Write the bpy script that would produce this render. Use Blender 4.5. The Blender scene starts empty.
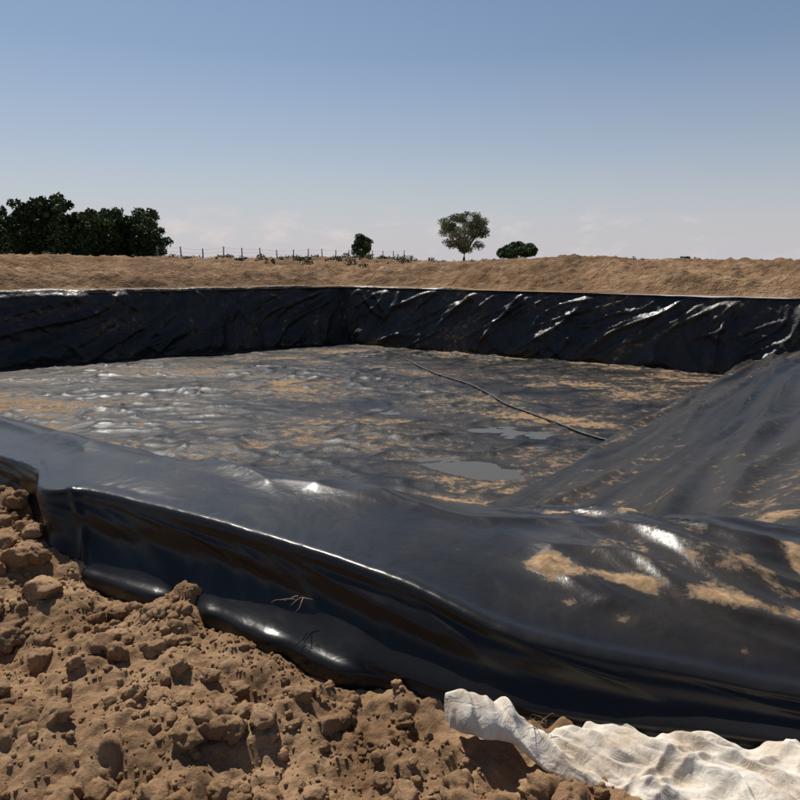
import bpy, math, random
import numpy as np
from mathutils import Vector
random.seed(4); rng=np.random.default_rng(7)
scene=bpy.context.scene
col=scene.collection

# ---------------------------------------------------------------- noise
_perm=rng.permutation(4096)
_g=rng.random((4096,))*2*np.pi
def perlin(x,y,seed=0):
    x=np.asarray(x,float)+seed*17.31; y=np.asarray(y,float)+seed*9.17
    xi=np.floor(x).astype(int); yi=np.floor(y).astype(int)
    xf=x-xi; yf=y-yi
    def g(i,j,dx,dy):
        a=_g[_perm[(_perm[i&4095]+j)&4095]]
        return np.cos(a)*dx+np.sin(a)*dy
    u=xf**3*(xf*(xf*6-15)+10); v=yf**3*(yf*(yf*6-15)+10)
    a=g(xi,yi,xf,yf); b=g(xi+1,yi,xf-1,yf); c=g(xi,yi+1,xf,yf-1); d=g(xi+1,yi+1,xf-1,yf-1)
    return 1.5*((a*(1-u)+b*u)*(1-v)+(c*(1-u)+d*u)*v)
def fbm(x,y,o=4,seed=0,gain=.5):
    s=0;a=1
    for i in range(o):
        s=s+a*perlin(x*2**i,y*2**i,seed+i*3); a*=gain
    return s
def ridge(x,y,seed=0,p=2.0):
    return np.clip(1-np.abs(perlin(x,y,seed))*2.2,0,1)**p
def worley(x,y,seed=0):
    x=np.asarray(x,float);y=np.asarray(y,float)
    xi=np.floor(x).astype(int); yi=np.floor(y).astype(int)
    f1=np.full(x.shape,9.);f2=np.full(x.shape,9.);hv=np.zeros(x.shape)
    for i in(-1,0,1):
        for j in(-1,0,1):
            h=_perm[(_perm[(xi+i+seed*31)&4095]+yi+j)&4095]
            px=xi+i+_g[h]/(2*np.pi); py=yi+j+_g[(h*7+3)&4095]/(2*np.pi)
            d=np.hypot(px-x,py-y)
            n=d<f1
            f2=np.where(n,f1,np.minimum(f2,d)); hv=np.where(n,_g[(h*5+1)&4095]/(2*np.pi),hv); f1=np.where(n,d,f1)
    return f1,f2,hv
def sst(a,b,x):
    t=np.clip((x-a)/(b-a),0,1); return t*t*(3-2*t)

# ---------------------------------------------------------------- mesh helpers
def mesh_obj(name,verts,faces,mat=None,parent=None,smooth=True,attrs=None):
    me=bpy.data.meshes.new(name)
    verts=np.asarray(verts,np.float32)
    me.from_pydata([tuple(v) for v in verts.tolist()],[],faces if isinstance(faces,list) else faces.tolist())
    if smooth: me.polygons.foreach_set('use_smooth',[True]*len(me.polygons))
    if attrs:
        for k,v in attrs.items():
            a=me.attributes.new(k,'FLOAT','POINT'); a.data.foreach_set('value',np.asarray(v,np.float32))
    me.update()
    ob=bpy.data.objects.new(name,me); col.objects.link(ob)
    if mat: me.materials.append(mat)
    if parent: ob.parent=parent
    return ob
def gridfaces(nr,nc,wrap=False):
    r=np.arange(nr-1)[:,None]; c=np.arange(nc if wrap else nc-1)[None,:]
    c2=(c+1)%nc
    f=np.stack([r*nc+c,r*nc+c2,(r+1)*nc+c2,(r+1)*nc+c],-1).reshape(-1,4)
    return f
def empty(name):
    e=bpy.data.objects.new(name,None); col.objects.link(e); return e

# ---------------------------------------------------------------- materials
def newmat(name):
    m=bpy.data.materials.new(name); m.use_nodes=True
    nt=m.node_tree; b=nt.nodes['Principled BSDF']
    return m,nt,b
def N(nt,t,**k):
    n=nt.nodes.new(t)
    for a,v in k.items(): setattr(n,a,v)
    return n
def ramp(nt,fac,stops):
    r=N(nt,'ShaderNodeValToRGB'); el=r.color_ramp.elements
    while len(el)<len(stops): el.new(.5)
    for e,(p,c) in zip(el,stops): e.position=p; e.color=(*c,1) if len(c)==3 else c
    nt.links.new(fac,r.inputs[0]); return r.outputs[0]
def noise(nt,scale,detail=5,rough=.55,vec=None,dist=0):
    n=N(nt,'ShaderNodeTexNoise'); n.inputs['Scale'].default_value=scale; n.inputs['Detail'].default_value=detail
    n.inputs['Roughness'].default_value=rough; n.inputs['Distortion'].default_value=dist
    if vec is not None: nt.links.new(vec,n.inputs['Vector'])
    return n.outputs[0]
def coord(nt):
    return N(nt,'ShaderNodeTexCoord').outputs['Object']
def mth(nt,op,a,b=None,clamp=False):
    n=N(nt,'ShaderNodeMath',operation=op); n.use_clamp=clamp
    for i,v in enumerate((a,b)):
        if v is None: continue
        if isinstance(v,(int,float)): n.inputs[i].default_value=v
        else: nt.links.new(v,n.inputs[i])
    return n.outputs[0]
def mixc(nt,f,a,b,bt='MIX'):
    n=N(nt,'ShaderNodeMix',data_type='RGBA',blend_type=bt)
    if isinstance(f,(int,float)): n.inputs[0].default_value=f
    else: nt.links.new(f,n.inputs[0])
    for i,v in ((6,a),(7,b)):
        if isinstance(v,tuple): n.inputs[i].default_value=(*v,1)
        else: nt.links.new(v,n.inputs[i])
    return n.outputs[2]
def bump(nt,h,st,dist,normal=None):
    b=N(nt,'ShaderNodeBump'); b.inputs['Strength'].default_value=st; b.inputs['Distance'].default_value=dist
    nt.links.new(h,b.inputs['Height'])
    if normal is not None: nt.links.new(normal,b.inputs['Normal'])
    return b.outputs[0]

def soil_material(name,c1,c2,c3,fine=60,bd=.01,big=3.,grass=False,gcol=(.17,.125,.06)):
    m,nt,b=newmat(name); v=coord(nt)
    n1=noise(nt,big,4,.6,v); n2=noise(nt,fine,3,.7,v)
    c=ramp(nt,n1,[(.3,c1),(.52,c2),(.72,c3)])
    c=mixc(nt,.6,c,ramp(nt,n2,[(.25,(.45,.42,.4)),(.6,(1,1,1)),(.8,(1.25,1.22,1.18))]),'MULTIPLY')
    if grass:
        g=ramp(nt,noise(nt,.35,4,.7,v),[(.48,(0,0,0)),(.60,(.75,.75,.75))])
        c=mixc(nt,g,c,gcol)
    nt.links.new(c,b.inputs['Base Color']); b.inputs['Roughness'].default_value=.95
    b.inputs['Specular IOR Level'].default_value=.12
    h=noise(nt,fine*.6,5,.75,v)
    nt.links.new(bump(nt,h,.9,bd),b.inputs['Normal'])
    return m
soil=soil_material('soil',(.185,.107,.055),(.315,.195,.107),(.45,.295,.17),75,.012,2.6)
far_soil=soil_material('far_soil',(.17,.10,.052),(.28,.168,.09),(.42,.275,.158),2.2,.5,.5,True,(.15,.09,.046))

def liner_material(name,rough0=.2,rough1=.42,dust=.5,wr=.012,base=.011,wrinkle=3.2,solid=1.,thr=.85,crk=0.,crs=14,filmr=.4,spec=.4):
    m,nt,b=newmat(name); v=coord(nt)
    att=N(nt,'ShaderNodeAttribute',attribute_name='dirt').outputs['Fac']
    n=noise(nt,5,6,.7,v,.3); n2=noise(nt,1.1,3,.6,v)
    cov=mth(nt,'ADD',mth(nt,'MULTIPLY',att,1.5),mth(nt,'MULTIPLY',mth(nt,'SUBTRACT',n,.5),3.4))
    cov=mth(nt,'SUBTRACT',cov,thr)
    cov=mth(nt,'MULTIPLY',cov,2.0,True)
    cov=mth(nt,'MULTIPLY',cov,solid)
    film=mth(nt,'MULTIPLY',mth(nt,'ADD',att,.10),mth(nt,'MULTIPLY',n,dust),True)
    dc=ramp(nt,noise(nt,28,4,.65,v),[(.3,(.22,.135,.07)),(.7,(.44,.30,.18))])
    c=mixc(nt,film,(base,base*1.06,base*1.22),(.27,.21,.15))
    c=mixc(nt,cov,c,dc)
    nt.links.new(c,b.inputs['Base Color'])
    r=ramp(nt,n2,[(.3,(rough0,)*3),(.7,(rough1,)*3)])
    r=mth(nt,'ADD',r,mth(nt,'MULTIPLY',cov,.6),True)
    r=mth(nt,'ADD',r,mth(nt,'MULTIPLY',film,filmr),True)
    nt.links.new(r,b.inputs['Roughness'])
    sp_=mth(nt,'MULTIPLY',mth(nt,'SUBTRACT',1.0,cov),spec)
    nt.links.new(sp_,b.inputs['Specular IOR Level'])
    h1=noise(nt,wrinkle,3,.5,v,1.0)
    h=mth(nt,'ADD',h1,mth(nt,'MULTIPLY',mth(nt,'MULTIPLY',noise(nt,90,2,.7,v),att),.30))
    if crk: h=mth(nt,'ADD',h,mth(nt,'MULTIPLY',noise(nt,crs,2,.5,v,.6),crk))
    nt.links.new(bump(nt,h,.6,wr*3),b.inputs['Normal'])
    return m
liner=liner_material('black_geomembrane',.26,.33,.36,.003,.007,3.0,crk=.5,crs=12,filmr=.2,spec=.31)
liner_floor=liner_material('black_geomembrane_floor',.36,.5,.55,.010,.007,2.6,.85,.60,crk=.4,crs=8,spec=.2)
liner_wall=liner_material('black_geomembrane_wall',.28,.42,.55,.020,.011,crk=.3,crs=7,spec=.32)

# ---------------------------------------------------------------- terrain functions
ST=[((-26,17.0,.2),(-26,17.35,.36),(-25.6,18.3,.38)),
((-9,7.8,.2),(-9,8.0,.36),(-8.5,8.95,.38)),
((-4.3,5.2,.18),(-4.4,5.35,.36),(-4.6,6.35,.38)),
((-2.5,4.17,.15),(-2.57,4.3,.36),(-3.0,5.37,.38)),
((-2.1,3.85,.1),(-2.19,4.0,.375),(-2.4,4.95,.39)),
((-1.88,3.50,.03),(-1.96,3.62,.373),(-2.05,4.68,.395)),
((-1.65,3.42,0),(-1.71,3.58,.385),(-1.63,4.36,.4)),
((-.95,3.06,0),(-.975,3.2,.375),(-.9,4.1,.39)),
((-.5,2.76,0),(-.44,2.88,.36),(-.35,3.86,.37)),
((-.08,2.47,0),(0,2.6,.335),(.15,3.75,.345)),
((.28,2.27,0),(.37,2.36,.27),(.55,3.69,.32)),
((.66,2.15,0),(.714,2.25,.22),(.95,3.58,.3)),
((1.0,2.09,0),(1.05,2.19,.188),(1.4,3.42,.3)),
((1.34,2.02,0),(1.36,2.12,.153),(1.94,3.17,.3)),
((2.3,1.8,0),(2.4,1.9,.14),(3.0,2.8,.33)),
((4,1.2,0),(4.1,1.35,.2),(4.6,2.3,.38)),
((7.6,.0,0),(7.7,.15,.3),(8.1,1.1,.4))]
B=np.array([s[0] for s in ST],float); L=np.array([s[1] for s in ST],float); C=np.array([s[2] for s in ST],float)
def zc_yc(x): return np.interp(x,C[:,0],C[:,2]), np.interp(x,C[:,0],C[:,1])
FLOOR=-2.4
def H(x,y):
    zc,yc=zc_yc(x)
    b=(y-yc)*.86
    zn=zc-.62*(b+np.sqrt(b*b+.05))/2
    s=(x-2)*.8-(y-11.3)*.6
    k=(x-2)*.6+(y-11.3)*.8
    s=s+.12*perlin(k*.25,k*0,17)
    zr=FLOOR+.43*(s+np.sqrt(s*s+.01))/2+.22*sst(-.1,.35,s)
    zr=np.minimum(zr,.42)
    on=sst(.0,.6,s)*sst(.2,.8,b)
    wv=.5*perlin(k*.12,s*.3,3)
    fold=.18*ridge(s*.42+.05*k+wv,k*.05,11,3)+.11*ridge(s*1.1-.06*k+wv,k*.09,12,2.5)+.05*ridge(s*2.6+.05*k,k*.2,13,2)+.04*fbm(s*.5,k*.15,3,8)
    zr=zr+on*fold
    kk=.3
    m=np.maximum(zn,zr); dd=np.abs(zn-zr); z=m+np.maximum(kk-dd,0)**2/(4*kk)
    return np.maximum(z,FLOOR)
POLY=[(4.4,2.2),(8.24,6.62),(19.1,21.1),(-3,35.75),(-28,18.9),(-25.6,17.9),(-8.5,8.5),(-4.5,5.9),(-2.4,4.5),(-1.63,3.95),(-.35,3.45),(.55,3.3),(1.94,2.8)]
CEN=(-2.,18.)
def rimR(th):
    dx,dy=np.cos(th),np.sin(th)
    P=np.array(POLY)-np.array(CEN)
    best=np.full(th.shape,1e9)
    for i in range(len(P)):
        p=P[i];q=P[(i+1)%len(P)];e=q-p
        den=dx*e[1]-dy*e[0]
        den=np.where(np.abs(den)<1e-9,1e-9,den)
        t=(p[0]*e[1]-p[1]*e[0])/den
        u=(p[0]*dy-p[1]*dx)/den
        ok=(t>0)&(u>=-1e-6)&(u<=1+1e-6)
        best=np.where(ok&(t<best),t,best)
    return best
def G(x,y):
    x=np.asarray(x,float);y=np.asarray(y,float)
    th=np.arctan2(y-CEN[1],x-CEN[0]); r=np.hypot(x-CEN[0],y-CEN[1])
    d=r-rimR(th)
    f=sst(5,17,y)
    left=sst(6,-6,x)
    top=1.08+.24*left+.20*fbm(x*.05,y*.04,3,21)+.25*np.exp(-((x-9.5)/3.)**2)*sst(30,36,y)
    prof=.45*sst(.5,2.2+1.2*perlin(x*.3,y*.3,6),d)+.55*sst(3,9+4*perlin(x*.12,y*.12,5),d)
    back=sst(18,60,d)
    z=.36+prof*top-back*(.3*left+.05)
    mid=sst(0,2,d)*(1-.7*back)
    z+=mid*(.15*fbm(x*.45,y*.45,4,31)+.16*ridge(x*.3,y*.3,33)+.13*ridge(x*.9,y*.9,34)+.08*fbm(x*2.2,y*2.2,3,35))
    z+=.04*fbm(x*1.5,y*1.5,3,37)*sst(.1,.6,d)
    zn=-.12+.03*fbm(x*.6,y*.6,3,5)
    z=zn*(1-f)+z*f
    far=sst(150,900,d)
    z=z*(1-far)+far*(1.1+.25*fbm(x*.0015,y*.0015,3,9))
    return z
nt_=1300
th=np.linspace(0,2*np.pi,nt_,endpoint=False)
ds=[0];st=.12
while ds[-1]<5000: ds.append(ds[-1]+st); st*=(1.02 if ds[-1]<14 else 1.09)
ds=np.array(ds)
R=rimR(th)
rr=R[None,:]+ds[:,None]
gx=CEN[0]+np.cos(th)[None,:]*rr; gy=CEN[1]+np.sin(th)[None,:]*rr
gz=G(gx,gy)
V=np.stack([gx,gy,gz],-1).reshape(-1,3)
ground=mesh_obj('ground',V,gridfaces(len(ds),nt_,True),far_soil)

# ---------------------------------------------------------------- liner
liner_root=empty('geomembrane_pond_liner')
def cr(P,n_per):
    out=[]
    M=len(P)
    for i in range(M-1):
        p0=P[max(i-1,0)];p1=P[i];p2=P[i+1];p3=P[min(i+2,M-1)]
        L_=[np.linalg.norm(np.array(a)-np.array(b_))**.5+1e-6 for a,b_ in((p0,p1),(p1,p2),(p2,p3))]
        m1=(p2-p1)/L_[1]
        if i>0: a1=((p1-p0)/L_[0]-(p2-p0)/(L_[0]+L_[1])+m1)*L_[1]
        else: a1=p2-p1
        if i<M-2: a2=(m1-(p3-p1)/(L_[1]+L_[2])+(p3-p2)/L_[2])*L_[1]
        else: a2=p2-p1
        for j in range(n_per[i]):
            t=j/n_per[i]
            out.append((2*t**3-3*t*t+1)*p1+(t**3-2*t*t+t)*a1+(-2*t**3+3*t*t)*p2+(t**3-t*t)*a2)
    out.append(P[-1])
    return np.array(out)
npr=[]
for i in range(len(L)-1):
    d=np.linalg.norm(L[i+1]-L[i]); sp=.015 if (L[i][0]>-4.5 and L[i+1][0]<2.5) else .15
    npr.append(max(2,int(d/sp)))
Bc=cr(B,npr);Lc=cr(L,npr);Cc=cr(C,npr)
Cc[:,1]=zc_yc(Cc[:,0])[1]*.5+Cc[:,1]*.5
nc=len(Lc)
inw=Cc-Lc; inw[:,2]=0; inw/=np.linalg.norm(inw,axis=1)[:,None]
up=np.array([0,0,1.])
xs=Lc[:,0]
arc=np.concatenate([[0],np.cumsum(np.linalg.norm(np.diff(Lc,axis=0),axis=1))])
fl=sst(-1.85,-1.6,xs)*sst(.02,-.22,xs)*(1-.9*np.exp(-((xs+1.05)/.10)**2))*(1+.35*perlin(arc*2.2,arc*0,4)+.2*perlin(arc*6,arc*0,5))
wob=perlin(arc*1.3,arc*0+3,2)
hf=np.clip((Lc[:,2]-Bc[:,2])/.38,.3,1)
foot=Bc.copy()
def P(base,i,u): return base+inw*np.asarray(i).reshape(-1,1)+up*np.asarray(u).reshape(-1,1)
o=np.ones(nc)
ctrl=[P(foot,-.100*fl-.02,-.12*o),
      P(foot,-.105*fl-.01,-.02+.0*fl),
      P(foot,-.102*fl-.006,.0+.018*fl),
      P(foot,-.090*fl,.01+.024*fl),
      P(foot,-.040*fl,.035+.015*fl),
      foot+(Lc-foot)*.45+inw*(.03+.012*wob[:,None]),
      foot+(Lc-foot)*.70+inw*(.01+.008*wob[:,None]),
      P(Lc,-.012*hf,-.065*hf),
      P(Lc,-.007*hf,-.026*hf),
      P(Lc,.012*o,-.003*o),
      P(Lc,.040*o,.004*o),
      P(Lc,.10*o,.002*o)]
for q in (.2,.4,.6,.8):
    ctrl.append(Lc+(Cc-Lc)*q+up*(.006*np.sin(q*math.pi)-.004*(1-q)))
Cz=Cc.copy(); Cz[:,2]=H(Cz[:,0],Cz[:,1])+.015
ctrl.append(Cz)
for d in (.15,.35,.6,.95):
    p=Cc+inw*d; p[:,2]=H(p[:,0],p[:,1])+.012; ctrl.append(p)
ctrl=np.array(ctrl)
per=[2,3,3,3,6,6,6,4,6,6,4,10,14,14,14,14,6,6,6,6][:len(ctrl)-1]
surf=cr(ctrl,per)
nr=len(surf)
rowpos=np.concatenate([np.repeat(np.arange(len(per)),per)+np.concatenate([np.arange(p)/p for p in per]),[len(per)]])
top=sst(10.8,13.2,rowpos)[:,None]*np.ones((1,nc))
face=(sst(3.5,5,rowpos)*(1-sst(6.5,8,rowpos)))[:,None]*np.ones((1,nc))
X,Y=surf[...,0].copy(),surf[...,1].copy()
ar=arc[None,:]+0*X
rp=rowpos[:,None]+0*X
endf=1-sst(17,18.5,rp)
A=(X*.83-Y*.55); Bq=(X*.55+Y*.83)
ww=fbm(A*.7,Bq*.9,2,41)
rt=sst(.2,1.0,X)
back_=sst(13,15.5,rp)
dz=top*endf*(.018*ww+back_*(.035*ridge(A*.55+.5*ww,Bq*1.3,42,2)+.02*ridge(A*1.0+Bq*.9,Bq*.9-A*.5,43,2.5)+.006*ridge(A*2.5+Bq*1.5,Bq*2-A,55,2))
   +rt*(.036*ridge(A*.6+.3*ww,Bq*1.9+.4*ww,49,2.4)+.018*ridge(A*1.3+Bq*.5,Bq*3.6+ww,51,2.2)+.007*ridge(A*3+Bq,Bq*6+ww,56,2)+.02*ww))
dz+=top*endf*(.04*np.exp(-((X-1.1)/.7)**2-((Y-2.9)/.4)**2)-.05*np.exp(-((X-1.78)/.22)**2-((Y-2.72)/.3)**2))
surf[...,2]+=dz
surf+=(face*(.022*fbm(ar*.8,rp*.15,2,45)+.014*ridge(ar*1.1+rp*.3,rp*.2,46)+.006*ridge(ar*3+rp*.5,rp*.3,57)))[...,None]*(-inw)[None]
surf[...,2]+=(sst(6.5,9,rp)*(1-sst(11,12.5,rp)))*(.010*perlin(ar*1.9,ar*0,47)+.003*perlin(ar*6,ar*0,48)+.0015*perlin(ar*16,ar*0,58))
pl=np.exp(-((ar-np.interp(-1.78,xs,arc)-.012*(9-rp))/.018)**2)*sst(3,5,rp)*(1-sst(10,13,rp))
surf+=(.016*pl)[...,None]*(-inw)[None]; surf[...,2]+=.008*pl
def blobs(X,Y,bl):
    a=np.zeros_like(X)
    for (bx,by,rx,ry,ang,s) in bl:
        c,s_=math.cos(ang),math.sin(ang)
        u=((X-bx)*c+(Y-by)*s_)/rx; v=(-(X-bx)*s_+(Y-by)*c)/ry
        a=np.maximum(a,s*np.exp(-(u*u+v*v)))
    return a
sand=blobs(X,Y,[(.60,2.80,.15,.09,-.35,.95),(.95,2.68,.3,.06,-.3,.82),(1.35,2.55,.3,.06,-.3,.87),(.86,2.46,.11,.05,0,1.05),(1.1,2.32,.25,.05,-.1,1.05),
   (1.82,2.72,.11,.28,.2,1.2),(1.0,3.45,.4,.06,-.3,.8),(.3,3.7,.5,.06,-.3,.65),(1.3,2.85,.6,.25,-.3,.48),(1.0,2.4,.5,.15,-.2,.53)])
sand=np.clip(sand,0,1.2)*top
sand=sand*(1+.6*fbm(X*5,Y*5,4,52))
soil_th=np.clip(sand,0,2)*sst(.5,1.,sand)*.012*(1+1.6*fbm(X*14,Y*14,4,50))
surf[...,2]+=soil_th
film=.08+.16*fbm(A*1.5,Bq*.8,3,53)+.12*ridge(A*2,Bq*.5,54,2)
mesh_obj('near_bank_sheet',surf.reshape(-1,3),gridfaces(nr,nc),liner,liner_root,attrs={'dirt':(sand+np.clip(film,0,.4)*top).reshape(-1)})

# basin : floor + near slope + right bank
sp=.08
gx=np.arange(-27.5,15.5,sp); gy=np.arange(2.0,36.5,sp)
X,Y=np.meshgrid(gx,gy)
Z=H(X,Y)
flo=1-sst(FLOOR+.02,FLOOR+.3,Z)
n1=fbm(X*.22,Y*.3,3,61)
w1=.07*ridge(X*.20+.4*n1,Y*.5+.3*n1,62,5)+.08*ridge(X*.42+Y*.2,Y*.6-X*.1+.3*n1,63,5)+.055*ridge(X*.9-Y*.3+n1,Y*1.1,64,4)+.035*ridge(X*1.5+Y*.9+n1,Y*1.6-X*.4,68,3)+.014*ridge(X*2.8-Y,Y*3.2,73,2)
patch=sst(-.35,.35,fbm(X*.15,Y*.2,2,69))
w2=.015*fbm(X*.7,Y*.9,3,65)+.05*n1
pud=blobs(X,Y,[(2.6,16.4,1.6,.9,-.5,1),(-.6,18.6,1.8,.8,-.5,.85),(1.6,12.9,2.,.9,-.5,.9),(-5,17,2,1,-.5,.4),(5,20,1.5,1.,-.5,.5)])
Z=Z+flo*((w1*(.36+.38*patch)+w2)*(1-.65*pud)-.065*pud)+(1-flo)*.02*fbm(X,Y,3,66)
dirt=.28+.36*fbm(X*.3,Y*.5,4,70)
dirt=dirt+.5*blobs(X,Y,[(-7,14.5,4,1.2,-.5,.9),(-3,22,4,1.,-.5,.6),(6.5,22,3,1.2,-.6,.8),(3.8,17.5,1.8,.5,-.5,.95),(1.5,12.6,3,.7,-.5,.9),(3,30.3,7,.5,-.58,.9),(-9,27,5,1.,.6,.4),(9.5,24.8,3,1.,-.6,.9),(-2,31.5,3,1,0,.5),(-11,19,4,1,-.4,.8),(-2,15.5,2.5,.8,-.5,.6)])
dirt=dirt-.35*sst(.02,.08,w1)
s_=(X-2)*.8-(Y-11.3)*.6; k_=(X-2)*.6+(Y-11.3)*.8
slope_d=.04+.24*fbm(s_*1.3,k_*.10,3,71)+.22*ridge(s_*.8,k_*.05,72,2.5)
dirt=dirt*flo+(1-flo)*slope_d
zc,yc=zc_yc(X); bb=(Y-yc)*.86
ins=((X+3)*(-.561)+(Y-34.8)*.828<.35)&((X+3)*.556+(Y-34.8)*.831<.35)
ok=(bb>.45)&ins&(s_<8.4)
F=gridfaces(*X.shape); okf=ok.reshape(-1)[F].all(1); F=F[okf]
used=np.unique(F); remap=-np.ones(X.size,int); remap[used]=np.arange(len(used)); F=remap[F]
V=np.stack([X,Y,Z],-1).reshape(-1,3)[used]
mesh_obj('basin_sheet',V,F,liner_floor,liner_root,attrs={'dirt':dirt.reshape(-1)[used]})
def floorz(x,y):
    i=int((x-gx[0])/sp); j=int((y-gy[0])/sp); return float(Z[j:j+2,i:i+2].max())
HX=[(.2,28.5),(1.1,25.4),(2.3,22.2),(3.0,19.4),(3.8,17.3),(4.5,15.5),(4.7,15.1)]
hp=cr(np.array([(a,b_,0.) for a,b_ in HX]),[14]*6)
hz_=np.array([floorz(p[0],p[1]) for p in hp]); hz_=np.convolve(np.pad(hz_,3,'edge'),np.ones(7)/7,'valid'); hp[:,2]=hz_+.025

def wall(name,p0,p1,ztop0,ztop1,seed,slant,amp):
    p0=np.array(p0);p1=np.array(p1);L_=np.linalg.norm(p1-p0);d=(p1-p0)/L_
    n=np.array([-d[1],d[0]])
    if n@(np.array([-2,18])-p0)>0: n=-n
    nx=int(L_/.06); nz=50
    u=np.linspace(0,L_,nx)[None,:]; q=np.linspace(-.06,1.0,nz)[:,None]
    cz_=1-np.exp(-u/1.2)
    zt=ztop0+(ztop1-ztop0)*(u/L_)+.07*fbm(u*.35,u*0+seed,3,seed)*cz_
    z=FLOOR+q*(zt-FLOOR); out=.95*np.clip(q,0,2)**1.1+.95*np.clip(q,-1,0)+0*u
    wl=perlin(u*.22,q*.8,seed+1)
    sag=u*1.0+slant*(1+.8*wl)*q*2.8+.8*wl
    big=.20*ridge(sag*.40+.3*wl,q*.7+u*.05,seed+2,3.2)
    midr=.11*ridge(sag*.8-q*1.0,q*1.1+u*.06,seed+3,3)+.08*ridge(u*.75-q*2.0*slant,q*1.4,seed+6,3)
    sm=.035*ridge(sag*1.7+q*3.0,q*2.,seed+4,2.4)+.025*ridge(u*2.1-q*3,q*3+u*.2,seed+7,2.2)
    disp=amp*(big+midr+sm+.05*fbm(u*.5,q*2.0,2,seed+5))
    env=sst(-.05,.12,q)*(1-.75*sst(.9,1.,q))*sst(0,1.2,u)
    disp=disp*env
    o_=out-disp
    mit=.70*out*np.exp(-u/1.8)
    ux=u-mit
    xx=p0[0]+d[0]*ux+n[0]*o_; yy=p0[1]+d[1]*ux+n[1]*o_; zz=z+0*u
    ex=[]
    for (dd,dzv) in((.06,.045),(.16,.06),(.35,.05),(.6,.02),(.8,-.06)):
        om=out[-1]+dd; um=u[0]-.70*om*np.exp(-u[0]/1.8)
        ex.append((p0[0]+d[0]*um+n[0]*om,p0[1]+d[1]*um+n[1]*om,zt[0]+dzv+.02*perlin(u[0]*1.2,u[0]*0,seed+9)))
    xx=np.vstack([xx]+[e[0] for e in ex]);yy=np.vstack([yy]+[e[1] for e in ex]);zz=np.vstack([zz]+[e[2] for e in ex])
    V=np.stack([xx,yy,zz],-1)
    r=V.shape[0]
    dr=np.zeros(V.shape[:2]); dr[:]=.16; dr[:10]+=.30*(1-np.linspace(0,1,10))[:,None]; dr[-5:]=.85
    uu_=np.vstack([sag]+[sag[-1:]]*5)
    dr=dr+.2*fbm(V[...,0]*.5,V[...,2]*1.,4,seed+12)+.32*ridge(uu_*.7,V[...,2]*.25,seed+13,3)
    mesh_obj(name,V.reshape(-1,3),gridfaces(r,V.shape[1]),liner_wall,liner_root,attrs={'dirt':dr.reshape(-1)})
wall('left_wall_sheet',(-3,34.8),(-27.5,18.2),.38,.58,112,1.1,1.15)
wall('right_wall_sheet',(-3,34.8),(22,18.05),.38,.2,140,-.8,1.1)

wm,nt,b=newmat('water'); b.inputs['Base Color'].default_value=(.10,.085,.06,1); b.inputs['Roughness'].default_value=.12; b.inputs['IOR'].default_value=1.33
nt.links.new(bump(nt,noise(nt,5,2,.5,coord(nt)),.1,.01),b.inputs['Normal'])
ang=np.linspace(0,2*np.pi,64,endpoint=False)
V=[(.9,17.2,-2.44)]+[(.9+5.2*math.cos(a),17.2+6.0*math.sin(a),-2.44) for a in ang]
mesh_obj('puddle_water',V,[(0,i+1,(i+1)%64+1) for i in range(64)],wm)

def tube(pts,rad,seg=8):
    pts=[Vector(p) for p in pts]; vs=[];fs=[]
    for i,p in enumerate(pts):
        t=(pts[min(i+1,len(pts)-1)]-pts[max(i-1,0)]).normalized()
        a=t.cross(Vector((0,0,1)))
        if a.length<1e-3: a=Vector((1,0,0))
        a.normalize(); c=a.cross(t)
        r=rad[i] if hasattr(rad,'__len__') else rad
        for k in range(seg):
            w=2*math.pi*k/seg; vs.append(tuple(p+a*r*math.cos(w)+c*r*math.sin(w)))
    for i in range(len(pts)-1):
        for k in range(seg):
            fs.append((i*seg+k,i*seg+(k+1)%seg,(i+1)*seg+(k+1)%seg,(i+1)*seg+k))
    fs.append(tuple(range(seg))[::-1]); fs.append(tuple((len(pts)-1)*seg+k for k in range(seg)))
    return vs,fs
vs,fs=tube(hp,.03,10)
hm,nt,b=newmat('black_rubber'); b.inputs['Roughness'].default_value=.6
nt.links.new(ramp(nt,noise(nt,3,4,.6,coord(nt)),[(.4,(.012,.012,.013)),(.7,(.06,.045,.03))]),b.inputs['Base Color'])
mesh_obj('drain_hose',vs,fs,hm)

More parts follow.
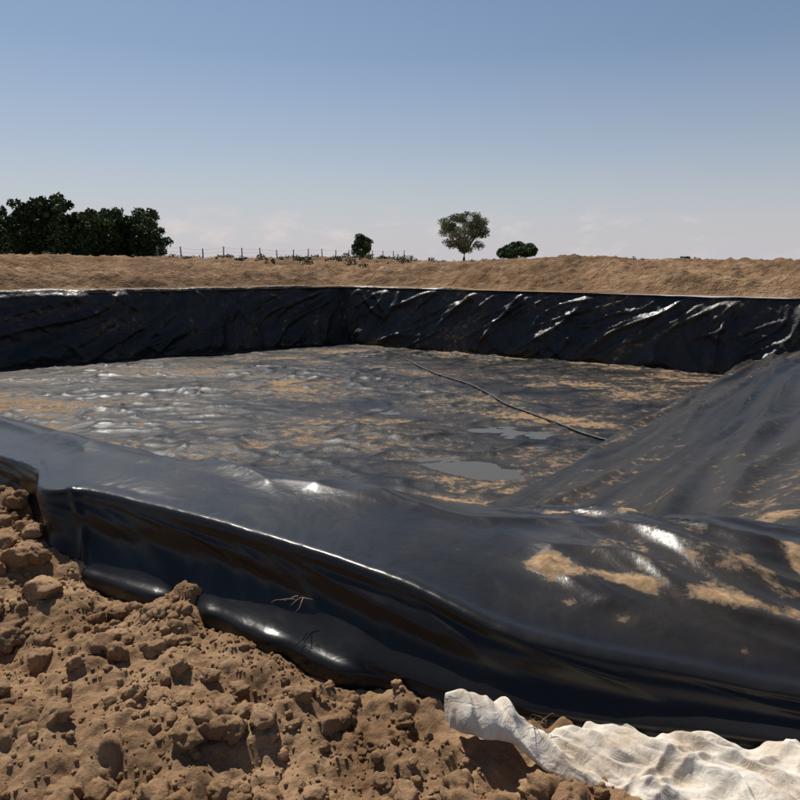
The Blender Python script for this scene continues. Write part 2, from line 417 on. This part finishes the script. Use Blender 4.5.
# ---------------------------------------------------------------- foreground soil
TY=lambda x: np.interp(x,[.17,.33,.50,.75,1.0,1.3,1.7],[2.20,2.13,2.04,1.97,1.88,1.76,1.6])
TW=lambda x: np.interp(x,[.1,.17,.33,.5,.75,1.0,1.3,1.7],[.03,.08,.12,.07,.13,.22,.30,.36])
def dome(x,y,sc,seed,rad,thr):
    f1,f2,hv=worley(x*sc+.5*fbm(x*sc*1.1,y*sc*1.1,2,seed),y*sc+.5*fbm(x*sc*1.1,y*sc*1.1,2,seed+1),seed)
    h=np.clip((hv-thr)/(1-thr),0,1)
    rr_=rad*(.5+.5*h)
    return np.clip(1-(f1/rr_)**2,0,1)**.8*h
def soilz(x,y):
    zb=np.interp(x,Bc[:,0],Bc[:,2]); yb=np.interp(x,Bc[:,0],Bc[:,1])
    d=yb-y
    z=zb*sst(1.6,0,d)+.0
    flat=sst(-.25,.25,fbm(x*1.6+3,y*1.6,2,86))
    tarp_=1-sst(.0,.1,x)*sst(TW(x)+.06,TW(x)-.02,np.abs(y-TY(x)))
    z=z+.08*fbm(x*1.1,y*1.1,3,80)+.055*fbm(x*3.6,y*3.6,5,81,.5)
    z=z+tarp_*(.35+.65*flat)*(.050*dome(x,y,4.2,1,.6,.4)+.026*dome(x,y,10.,2,.6,.4)+.010*dome(x,y,24.,3,.6,.4))+.006*fbm(x*26,y*26,3,82,.6)
    z=z-.11*np.exp(-((x+.88)/.12)**2-((y-1.9)/.10)**2)-.06*np.exp(-((x+.55)/.08)**2-((y-2.35)/.08)**2)-.05*np.exp(-((x+.2)/.1)**2-((y-1.95)/.06)**2)
    z=z+.04*sst(0,-.6,x)*sst(1.2,.2,d)
    z=z-.035
    inflap=sst(-1.75,-1.55,x)*sst(.05,-.1,x)
    z=z-.055*sst(.26,.10,d)*inflap*(1-.8*np.exp(-((x+1.05)/.1)**2))
    z=z-.02*(1-tarp_)
    z=z-3.5*sst(-.18,-.6,d)
    return z
sx=np.arange(-4.6,3.2,.0095); sy=np.arange(.5,6.0,.0095)
X,Y=np.meshgrid(sx,sy); Z2=soilz(X,Y)
edge=np.minimum(sst(-4.6,-4.2,X)*sst(3.2,2.8,X),sst(.5,.8,Y)); Z2=Z2*edge+(1-edge)*-.25
yb=np.interp(X,Bc[:,0],Bc[:,1]); F=gridfaces(*X.shape); okv=(Y<yb+.62).reshape(-1); F=F[okv[F].all(1)]
used=np.unique(F); remap=-np.ones(X.size,int); remap[used]=np.arange(len(used))
mesh_obj('soil_mound',np.stack([X,Y,Z2],-1).reshape(-1,3)[used],remap[F],soil)

import bmesh
def ico(sub):
    bm=bmesh.new(); bmesh.ops.create_icosphere(bm,subdivisions=sub,radius=1)
    v=np.array([x.co[:] for x in bm.verts]); f=np.array([[q.index for q in p.verts] for p in bm.faces]); bm.free(); return v,f
I1,I2,I3=ico(2),ico(3),ico(4)
def clod(r,v):
    s=rng.random()*100
    d=1+.3*perlin(v[:,0]*1.1+s,v[:,1]*1.1+v[:,2]*.9,1)+.25*perlin(v[:,2]*1.7+s,v[:,0]*1.7-v[:,1],2)+.16*perlin(v[:,1]*4+s,v[:,2]*4+v[:,0]*3,3)+.08*perlin(v[:,1]*9+s,v[:,2]*9+v[:,0]*8,4)
    p=v*d[:,None]
    for _ in range(3):
        n=rng.normal(size=3); n/=np.linalg.norm(n); h=p@n; lim=.55+.3*rng.random()
        p=p-np.outer(np.maximum(h-lim,0)*.8,n)
    return p*np.array([1,.7+.4*rng.random(),.6+.35*rng.random()])*r
VV=[];FF=[];off=0
def add_clod(x,y,r,z=None,sink=.2):
    global off
    v,f=(I3 if r>.03 else I2 if r>.011 else I1)
    p=clod(r,v); a=rng.random()*6.28; c,s=math.cos(a),math.sin(a)
    q=p.copy(); q[:,0]=p[:,0]*c-p[:,1]*s; q[:,1]=p[:,0]*s+p[:,1]*c
    if z is None: z=float(soilz(np.array([x]),np.array([y]))[0])
    q+=np.array([x,y,z+r*(.45-sink)]); VV.append(q);FF.append(f+off);off+=len(q)
cnt=0
while cnt<4600:
    x=rng.uniform(-2.9,1.7); yb=float(np.interp(x,Bc[:,0],Bc[:,1])); y=rng.uniform(1.2,yb-.03)
    if abs(x)>.62*y+.25: continue
    if x>.08 and y>TY(x)-TW(x)-.04: continue
    if -1.6<x<-.05 and y>yb-.14 and abs(x+1.05)>.08: continue
    r=min(.0043*(1-rng.random())**-.68,.06)
    if r>.010 and perlin(x*2.5,y*2.5,7)<-.05 and rng.random()<.75: continue
    add_clod(x,y,r); cnt+=1
for (x,y,r) in [(-1.72,3.1,.085),(-1.12,2.88,.055),(-1.0,2.86,.045),(-.92,2.68,.04),(-.42,2.36,.03),(-.22,2.27,.05),(-1.95,3.3,.07),(-2.15,3.55,.09),(-1.35,2.85,.04),(.02,2.24,.035),(-1.3,2.5,.04),(-.75,2.45,.045),(-2.3,3.75,.08),(-2.05,3.1,.06),(-.62,2.4,.04),(-1.55,2.75,.04)]:
    add_clod(x,y,r,None,.25)
for _ in range(260):
    t=rng.random(); i=int(t*(nc-1))
    if not(-2.8<Bc[i,0]<.08): continue
    far_=.20 if (-1.6<Bc[i,0]<-.05) else .12
    add_clod(Bc[i,0]+rng.normal()*.02,Bc[i,1]-far_-.10*abs(rng.normal()),.006+.018*rng.random()**2)
mesh_obj('soil_clods',np.vstack(VV),np.vstack(FF),soil)

# ---------------------------------------------------------------- white tarp
cm,nt,b=newmat('white_cloth'); v=coord(nt)
nt.links.new(ramp(nt,noise(nt,6,7,.72,v),[(.3,(.30,.22,.14)),(.44,(.52,.44,.35)),(.56,(.66,.60,.51)),(.8,(.73,.69,.61))]),b.inputs['Base Color'])
b.inputs['Roughness'].default_value=.95; b.inputs['Specular IOR Level'].default_value=.1
nt.links.new(bump(nt,noise(nt,20,4,.55,v,1.5),.6,.012),b.inputs['Normal'])
path=cr(np.array([(.17,2.20,.085),(.33,2.13,.09),(.50,2.04,.05),(.75,1.97,.05),(1.0,1.88,.045),(1.3,1.76,.04),(1.7,1.6,.03)]),[60,60,60,60,60,70])
m=len(path)
wid=np.interp(np.arange(m),[0,12,35,60,85,115,160,240,m],[.03,.07,.085,.075,.04,.06,.15,.24,.34])
vq=np.linspace(-1,1,190)
tang=np.gradient(path,axis=0); tang/=np.linalg.norm(tang,axis=1)[:,None]
side=np.cross(tang,[0,0,1.]); side/=np.linalg.norm(side,axis=1)[:,None]
plen=np.concatenate([[0],np.cumsum(np.linalg.norm(np.diff(path,axis=0),axis=1))])
UU=plen[None,:]+0*vq[:,None]; QQ=vq[:,None]+0*UU; W=wid[None,:]*(1+.30*fbm(UU*5,np.sign(QQ)*3+0*UU,4,90))
MB=QQ*W
cx=path[None,:,0]+side[None,:,0]*MB; cy=path[None,:,1]+side[None,:,1]*MB
arch=np.clip(1-QQ**2,0,1)**.45; lump=np.exp(-((UU-.15)/.12)**2); sheet=sst(.42,.75,UU)
wp=.9*perlin(UU*2.5,MB*4,98)
def pleat(t,s,k=1.2):   # sharp ridge crests with soft troughs
    a=perlin(t,UU*k,s); return 1-np.clip(np.sqrt(a*a+.0015)*2.1,0,1)
cz=path[None,:,2]-.065+arch*(.035+.022*lump)+.02*sheet*arch
cz+=(.2+arch*.8)*((.034*pleat(MB*7+wp-UU*2.2,92)+.022*pleat(MB*11-UU*6.5+wp,93,2.)+.016*pleat(MB*9+UU*8+wp,94,2.5)+.02*fbm(UU*3.5,MB*4.5,2,95))*(1+.45*lump))
cx+=.022*arch*fbm(UU*5,MB*6,2,96); cy+=.025*arch*fbm(UU*5,MB*6,2,97)
tarp=mesh_obj('white_tarp',np.stack([cx,cy,cz],-1).reshape(-1,3),gridfaces(len(vq),m),cm)

tm,nt,b=newmat('dry_twig'); b.inputs['Roughness'].default_value=.9
nt.links.new(ramp(nt,noise(nt,40,3,.5,coord(nt)),[(.3,(.14,.09,.05)),(.7,(.32,.23,.13))]),b.inputs['Base Color'])
def twigs(name,origin,n,ln,seed,spread=1.,updir=(0,0,1),rad=.0028):
    r=random.Random(seed); vs=[];fs=[]
    for _ in range(n):
        p=Vector(origin)+Vector((r.uniform(-.03,.03),r.uniform(-.02,.02),0)); d=Vector((r.uniform(-1,1)*spread,r.uniform(-.5,.1),r.uniform(-.1,.6)))+Vector(updir)*.2; d.normalize()
        pts=[p.copy()];l=ln*r.uniform(.4,1)
        for k in range(8):
            d+=Vector((r.uniform(-.3,.3),r.uniform(-.3,.2),r.uniform(-.35,.25))); d.normalize(); p=p+d*l/8; pts.append(p.copy())
        a,f=tube(pts,[rad*(1-.09*k) for k in range(9)],5)
        o_=len(vs); vs+=a; fs+=[tuple(q+o_ for q in g) for g in f]
    return mesh_obj(name,vs,fs,tm)
twigs('dry_twig',(-.42,2.74,.19),5,.12,8,1.3,(0,0,.5),.003)
twigs('dry_roots',(.47,2.08,.065),9,.07,5,1.,(0,0,1),.0018)

# ---------------------------------------------------------------- vegetation
def leafmat(name,a,b_,c_):
    m,nt,b=newmat(name)
    att=N(nt,'ShaderNodeAttribute',attribute_name='tone').outputs['Fac']
    nt.links.new(ramp(nt,att,[(.1,a),(.5,b_),(.9,c_)]),b.inputs['Base Color']); b.inputs['Roughness'].default_value=.7
    b.inputs['Specular IOR Level'].default_value=.2
    return m
dark_leaf=leafmat('dark_foliage',(.020,.036,.011),(.045,.075,.023),(.08,.115,.04))
olive_leaf=leafmat('olive_foliage',(.12,.14,.07),(.19,.22,.11),(.27,.29,.16))
weed_leaf=leafmat('weed_foliage',(.05,.06,.02),(.11,.11,.045),(.2,.17,.09))
bark,nt,b=newmat('bark'); b.inputs['Roughness'].default_value=.9
nt.links.new(ramp(nt,noise(nt,6,4,.6,coord(nt)),[(.3,(.05,.038,.028)),(.7,(.13,.1,.075))]),b.inputs['Base Color'])
def leaves(clumps,per,size,r):
    c=[];t=[]
    for (cen,rad) in clumps:
        n=int(per*max(rad)**2)
        d=r.normal(size=(n,3)); d/=np.linalg.norm(d,axis=1)[:,None]
        d*= (r.random((n,1))**.5)
        c.append(np.array(cen)+d*np.array(rad)); t.append(np.full(n,r.random()))
    c=np.vstack(c); t=np.concatenate(t)
    n=len(c); a=r.normal(size=(n,3)); a/=np.linalg.norm(a,axis=1)[:,None]
    b_=np.cross(a,r.normal(size=(n,3))); b_/=np.linalg.norm(b_,axis=1)[:,None]
    s=size*(.6+.8*r.random((n,1)))
    V=np.stack([c-a*s,c+b_*s*.55,c+a*s,c-b_*s*.55],1).reshape(-1,3)
    F=np.arange(4*n).reshape(-1,4)
    return V,F,np.repeat(np.clip(t+r.normal(size=n)*.15,0,1),4)
def tree(name,x,y,h,w,trunk_frac,leafm,seed,nclump,clr,leafsize,per,shape='round',zoff=0):
    r=np.random.default_rng(seed); z0=float(G(x,y))-.15
    root=empty(name)
    base=Vector((x,y,z0)); vs=[];fs=[]
    def addt(p,rd):
        a,f=tube(p,rd,7); o_=len(vs); vs.extend(a); fs.extend([tuple(q+o_ for q in g) for g in f])
    ht=h*trunk_frac; tw=max(.035*h*.6,.05)
    fork=base+Vector((r.normal()*.02*h,0,ht))
    addt([base,base+(fork-base)*.5+Vector((r.normal()*.01*h,0,0)),fork,base+Vector((0,0,h*.75))],[tw*1.3,tw,tw*.8,tw*.2])
    cl=[]
    cc=np.array([x,y,z0+ht+(h-ht)*.5]); rad=np.array([w/2,w/2,(h-ht)/2])
    for i in range(nclump):
        d=r.normal(size=3); d/=np.linalg.norm(d); rr_=(.35+.65*r.random()**.6)
        if shape=='bush': d[2]=abs(d[2])*.9-.2
        cen=cc+d*rad*rr_*(1-clr*.35)
        k=clr*w/2*(.5+.8*r.random()); cl.append((cen,(k,k,k*.7)))
        mid=(np.array(fork)+cen)/2+r.normal(size=3)*.04*h
        addt([fork,Vector(mid),Vector(cen)],[tw*.4,tw*.25,tw*.08])
    mesh_obj('trunk_and_limbs',vs,fs,bark,root)
    V,F,t=leaves(cl,per,leafsize,r)
    mesh_obj('foliage',V,F,leafm,root,False,{'tone':t})
    return root
def at(u,t): return ((u-400)/693*t, t*1.01)
x,y=at(463,122); tree('deciduous_tree',x,y,9.4,9.0,.17,olive_leaf,23,58,.23,.14,260)
x,y=at(363,84); tree('young_tree',x,y,3.6,2.5,.08,dark_leaf,12,34,.42,.10,900)
x,y=at(516,122); tree('bush',x,y,3.6,8.0,.02,dark_leaf,13,44,.27,.18,420,'bush')
x,y=at(386,100); tree('bush',x,y,1.3,2.6,.02,dark_leaf,14,16,.4,.1,700,'bush')
x,y=at(682,150); tree('bush',x,y,1.6,3.0,.02,dark_leaf,15,14,.4,.14,500,'bush')
r=np.random.default_rng(21); vs=[];fs=[];cl=[]
prof_u=[-60,-30,0,20,45,65,85,98,110,130,150,166]; prof_h=[50,54,52,62,68,70,62,56,58,60,56,44]
for i in range(80):
    u=r.uniform(-60,160); t=r.uniform(98,112); hh=np.interp(u,prof_u,prof_h)*t/693*(.78+.18*r.random()); x,y=at(u,t); z0=float(G(x,y))
    cl.append(((x,y,z0+hh*.35),(2.0,2.0,hh*.36)))
    for k in range(7):
        q=np.clip(r.normal(size=3),-1.3,1.3)*[1.2,1.2,.8]; rad=r.uniform(.45,1.1)
        zz=z0+hh*r.uniform(.45,1)-rad*.5
        cl.append(((x+q[0],y+q[1],zz),(rad,rad,rad*.8)))
    a,f=tube([Vector((x,y,z0-.2)),Vector((x+.2,y,z0+hh*.4)),Vector((x,y,z0+hh*.8))],[.2,.14,.05],6)
    o_=len(vs); vs+=a; fs+=[tuple(q+o_ for q in g) for g in f]
V,F,t=leaves(cl,160,.24,r)
root=empty('distant_trees'); mesh_obj('trunks',vs,fs,bark,root); mesh_obj('foliage',V,F,dark_leaf,root,False,{'tone':t})
r=np.random.default_rng(31); cl=[]
for i in range(620):
    u=r.uniform(165,415) if r.random()<.6 else r.uniform(-40,800); t=r.uniform(42,80); x,y=at(u,t)
    k=.09+.20*r.random()**2; cl.append(((x,y,float(G(x,y))+k*.4),(k*1.5,k*1.5,k)))
V,F,t=leaves(cl,600,.07,r); mesh_obj('weeds',V,F,weed_leaf,None,False,{'tone':t})
wd,nt,b=newmat('weathered_wood'); b.inputs['Roughness'].default_value=.9
nt.links.new(ramp(nt,noise(nt,8,4,.6,coord(nt)),[(.3,(.12,.10,.08)),(.7,(.25,.21,.17))]),b.inputs['Base Color'])
vs=[];fs=[];tops=[]
def addt(p,rd,s=6):
    a,f=tube(p,rd,s); o_=len(vs); vs.extend(a); fs.extend([tuple(q+o_ for q in g) for g in f])
for i in range(17):
    k=i/16; x=-20.5+21*k; y=60+34*k; z=float(G(x,y)); h=1.45+random.uniform(-.15,.2); lean=random.uniform(-.08,.08)
    addt([Vector((x,y,z-.3)),Vector((x+lean*.5,y,z+h*.5)),Vector((x+lean,y,z+h))],[.065,.06,.055]); tops.append(Vector((x+lean,y-.05,z+h)))
for dz in(.12,.45,.8):
    for a_,b2 in zip(tops[:-1],tops[1:]):
        m_=(a_+b2)/2-Vector((0,0,dz+.04)); addt([a_-Vector((0,0,dz)),m_,b2-Vector((0,0,dz))],.006,4)
mesh_obj('post_and_wire_fence',vs,fs,wd)

# ---------------------------------------------------------------- light
SUN_AZ=math.radians(118); SUN_EL=math.radians(54)
sd=Vector((math.cos(SUN_AZ)*math.cos(SUN_EL),math.sin(SUN_AZ)*math.cos(SUN_EL),math.sin(SUN_EL)))
sl=bpy.data.lights.new('sun','SUN'); sl.energy=5.0; sl.angle=math.radians(.5); sl.color=(1,.95,.87)
so=bpy.data.objects.new('sun',sl); col.objects.link(so); so.rotation_euler=sd.to_track_quat('Z','Y').to_euler(); so.location=(0,0,30)
w=bpy.data.worlds.new('World'); scene.world=w; w.use_nodes=True; nt=w.node_tree; bg=nt.nodes['Background']
sky=N(nt,'ShaderNodeTexSky',sky_type='NISHITA'); sky.sun_disc=False; sky.sun_elevation=SUN_EL
sky.sun_rotation=math.atan2(sd.x,sd.y); sky.air_density=1.0; sky.dust_density=.5; sky.ozone_density=2.2; sky.altitude=100
tc=N(nt,'ShaderNodeTexCoord').outputs['Generated']
sx_=N(nt,'ShaderNodeSeparateXYZ'); nt.links.new(tc,sx_.inputs[0])
haze=ramp(nt,sx_.outputs[2],[(.0,(.9,.9,.9)),(.05,(.72,.72,.72)),(.14,(.34,.34,.34)),(.26,(.06,.06,.06)),(.5,(0,0,0))])
hz=mixc(nt,haze,sky.outputs[0],(7.6,7.4,8.1))
mp=N(nt,'ShaderNodeMapping'); mp.inputs['Scale'].default_value=(1,1,2.4); mp.inputs['Location'].default_value=(.35,0,0); nt.links.new(tc,mp.inputs[0])
cn=noise(nt,13,5,.6,mp.outputs[0])
el=ramp(nt,sx_.outputs[2],[(.0,(0,0,0)),(.035,(1,1,1)),(.08,(0,0,0))])
cf=mth(nt,'MULTIPLY',ramp(nt,cn,[(.54,(0,0,0)),(.68,(1,1,1))]),el); cf=mth(nt,'MULTIPLY',cf,.7)
nt.links.new(mixc(nt,cf,hz,(10.2,8.9,8.7)),bg.inputs[0]); bg.inputs[1].default_value=.073

cam=bpy.data.cameras.new('camera'); cam.sensor_width=36; cam.angle=math.radians(60); cam.clip_end=12000; cam.clip_start=.05
co=bpy.data.objects.new('camera',cam); col.objects.link(co); co.location=(0,0,1.6); co.rotation_euler=(math.radians(90-11.26),0,0)
scene.camera=co
scene.view_settings.view_transform='Standard'; scene.view_settings.look='None'; scene.view_settings.exposure=0
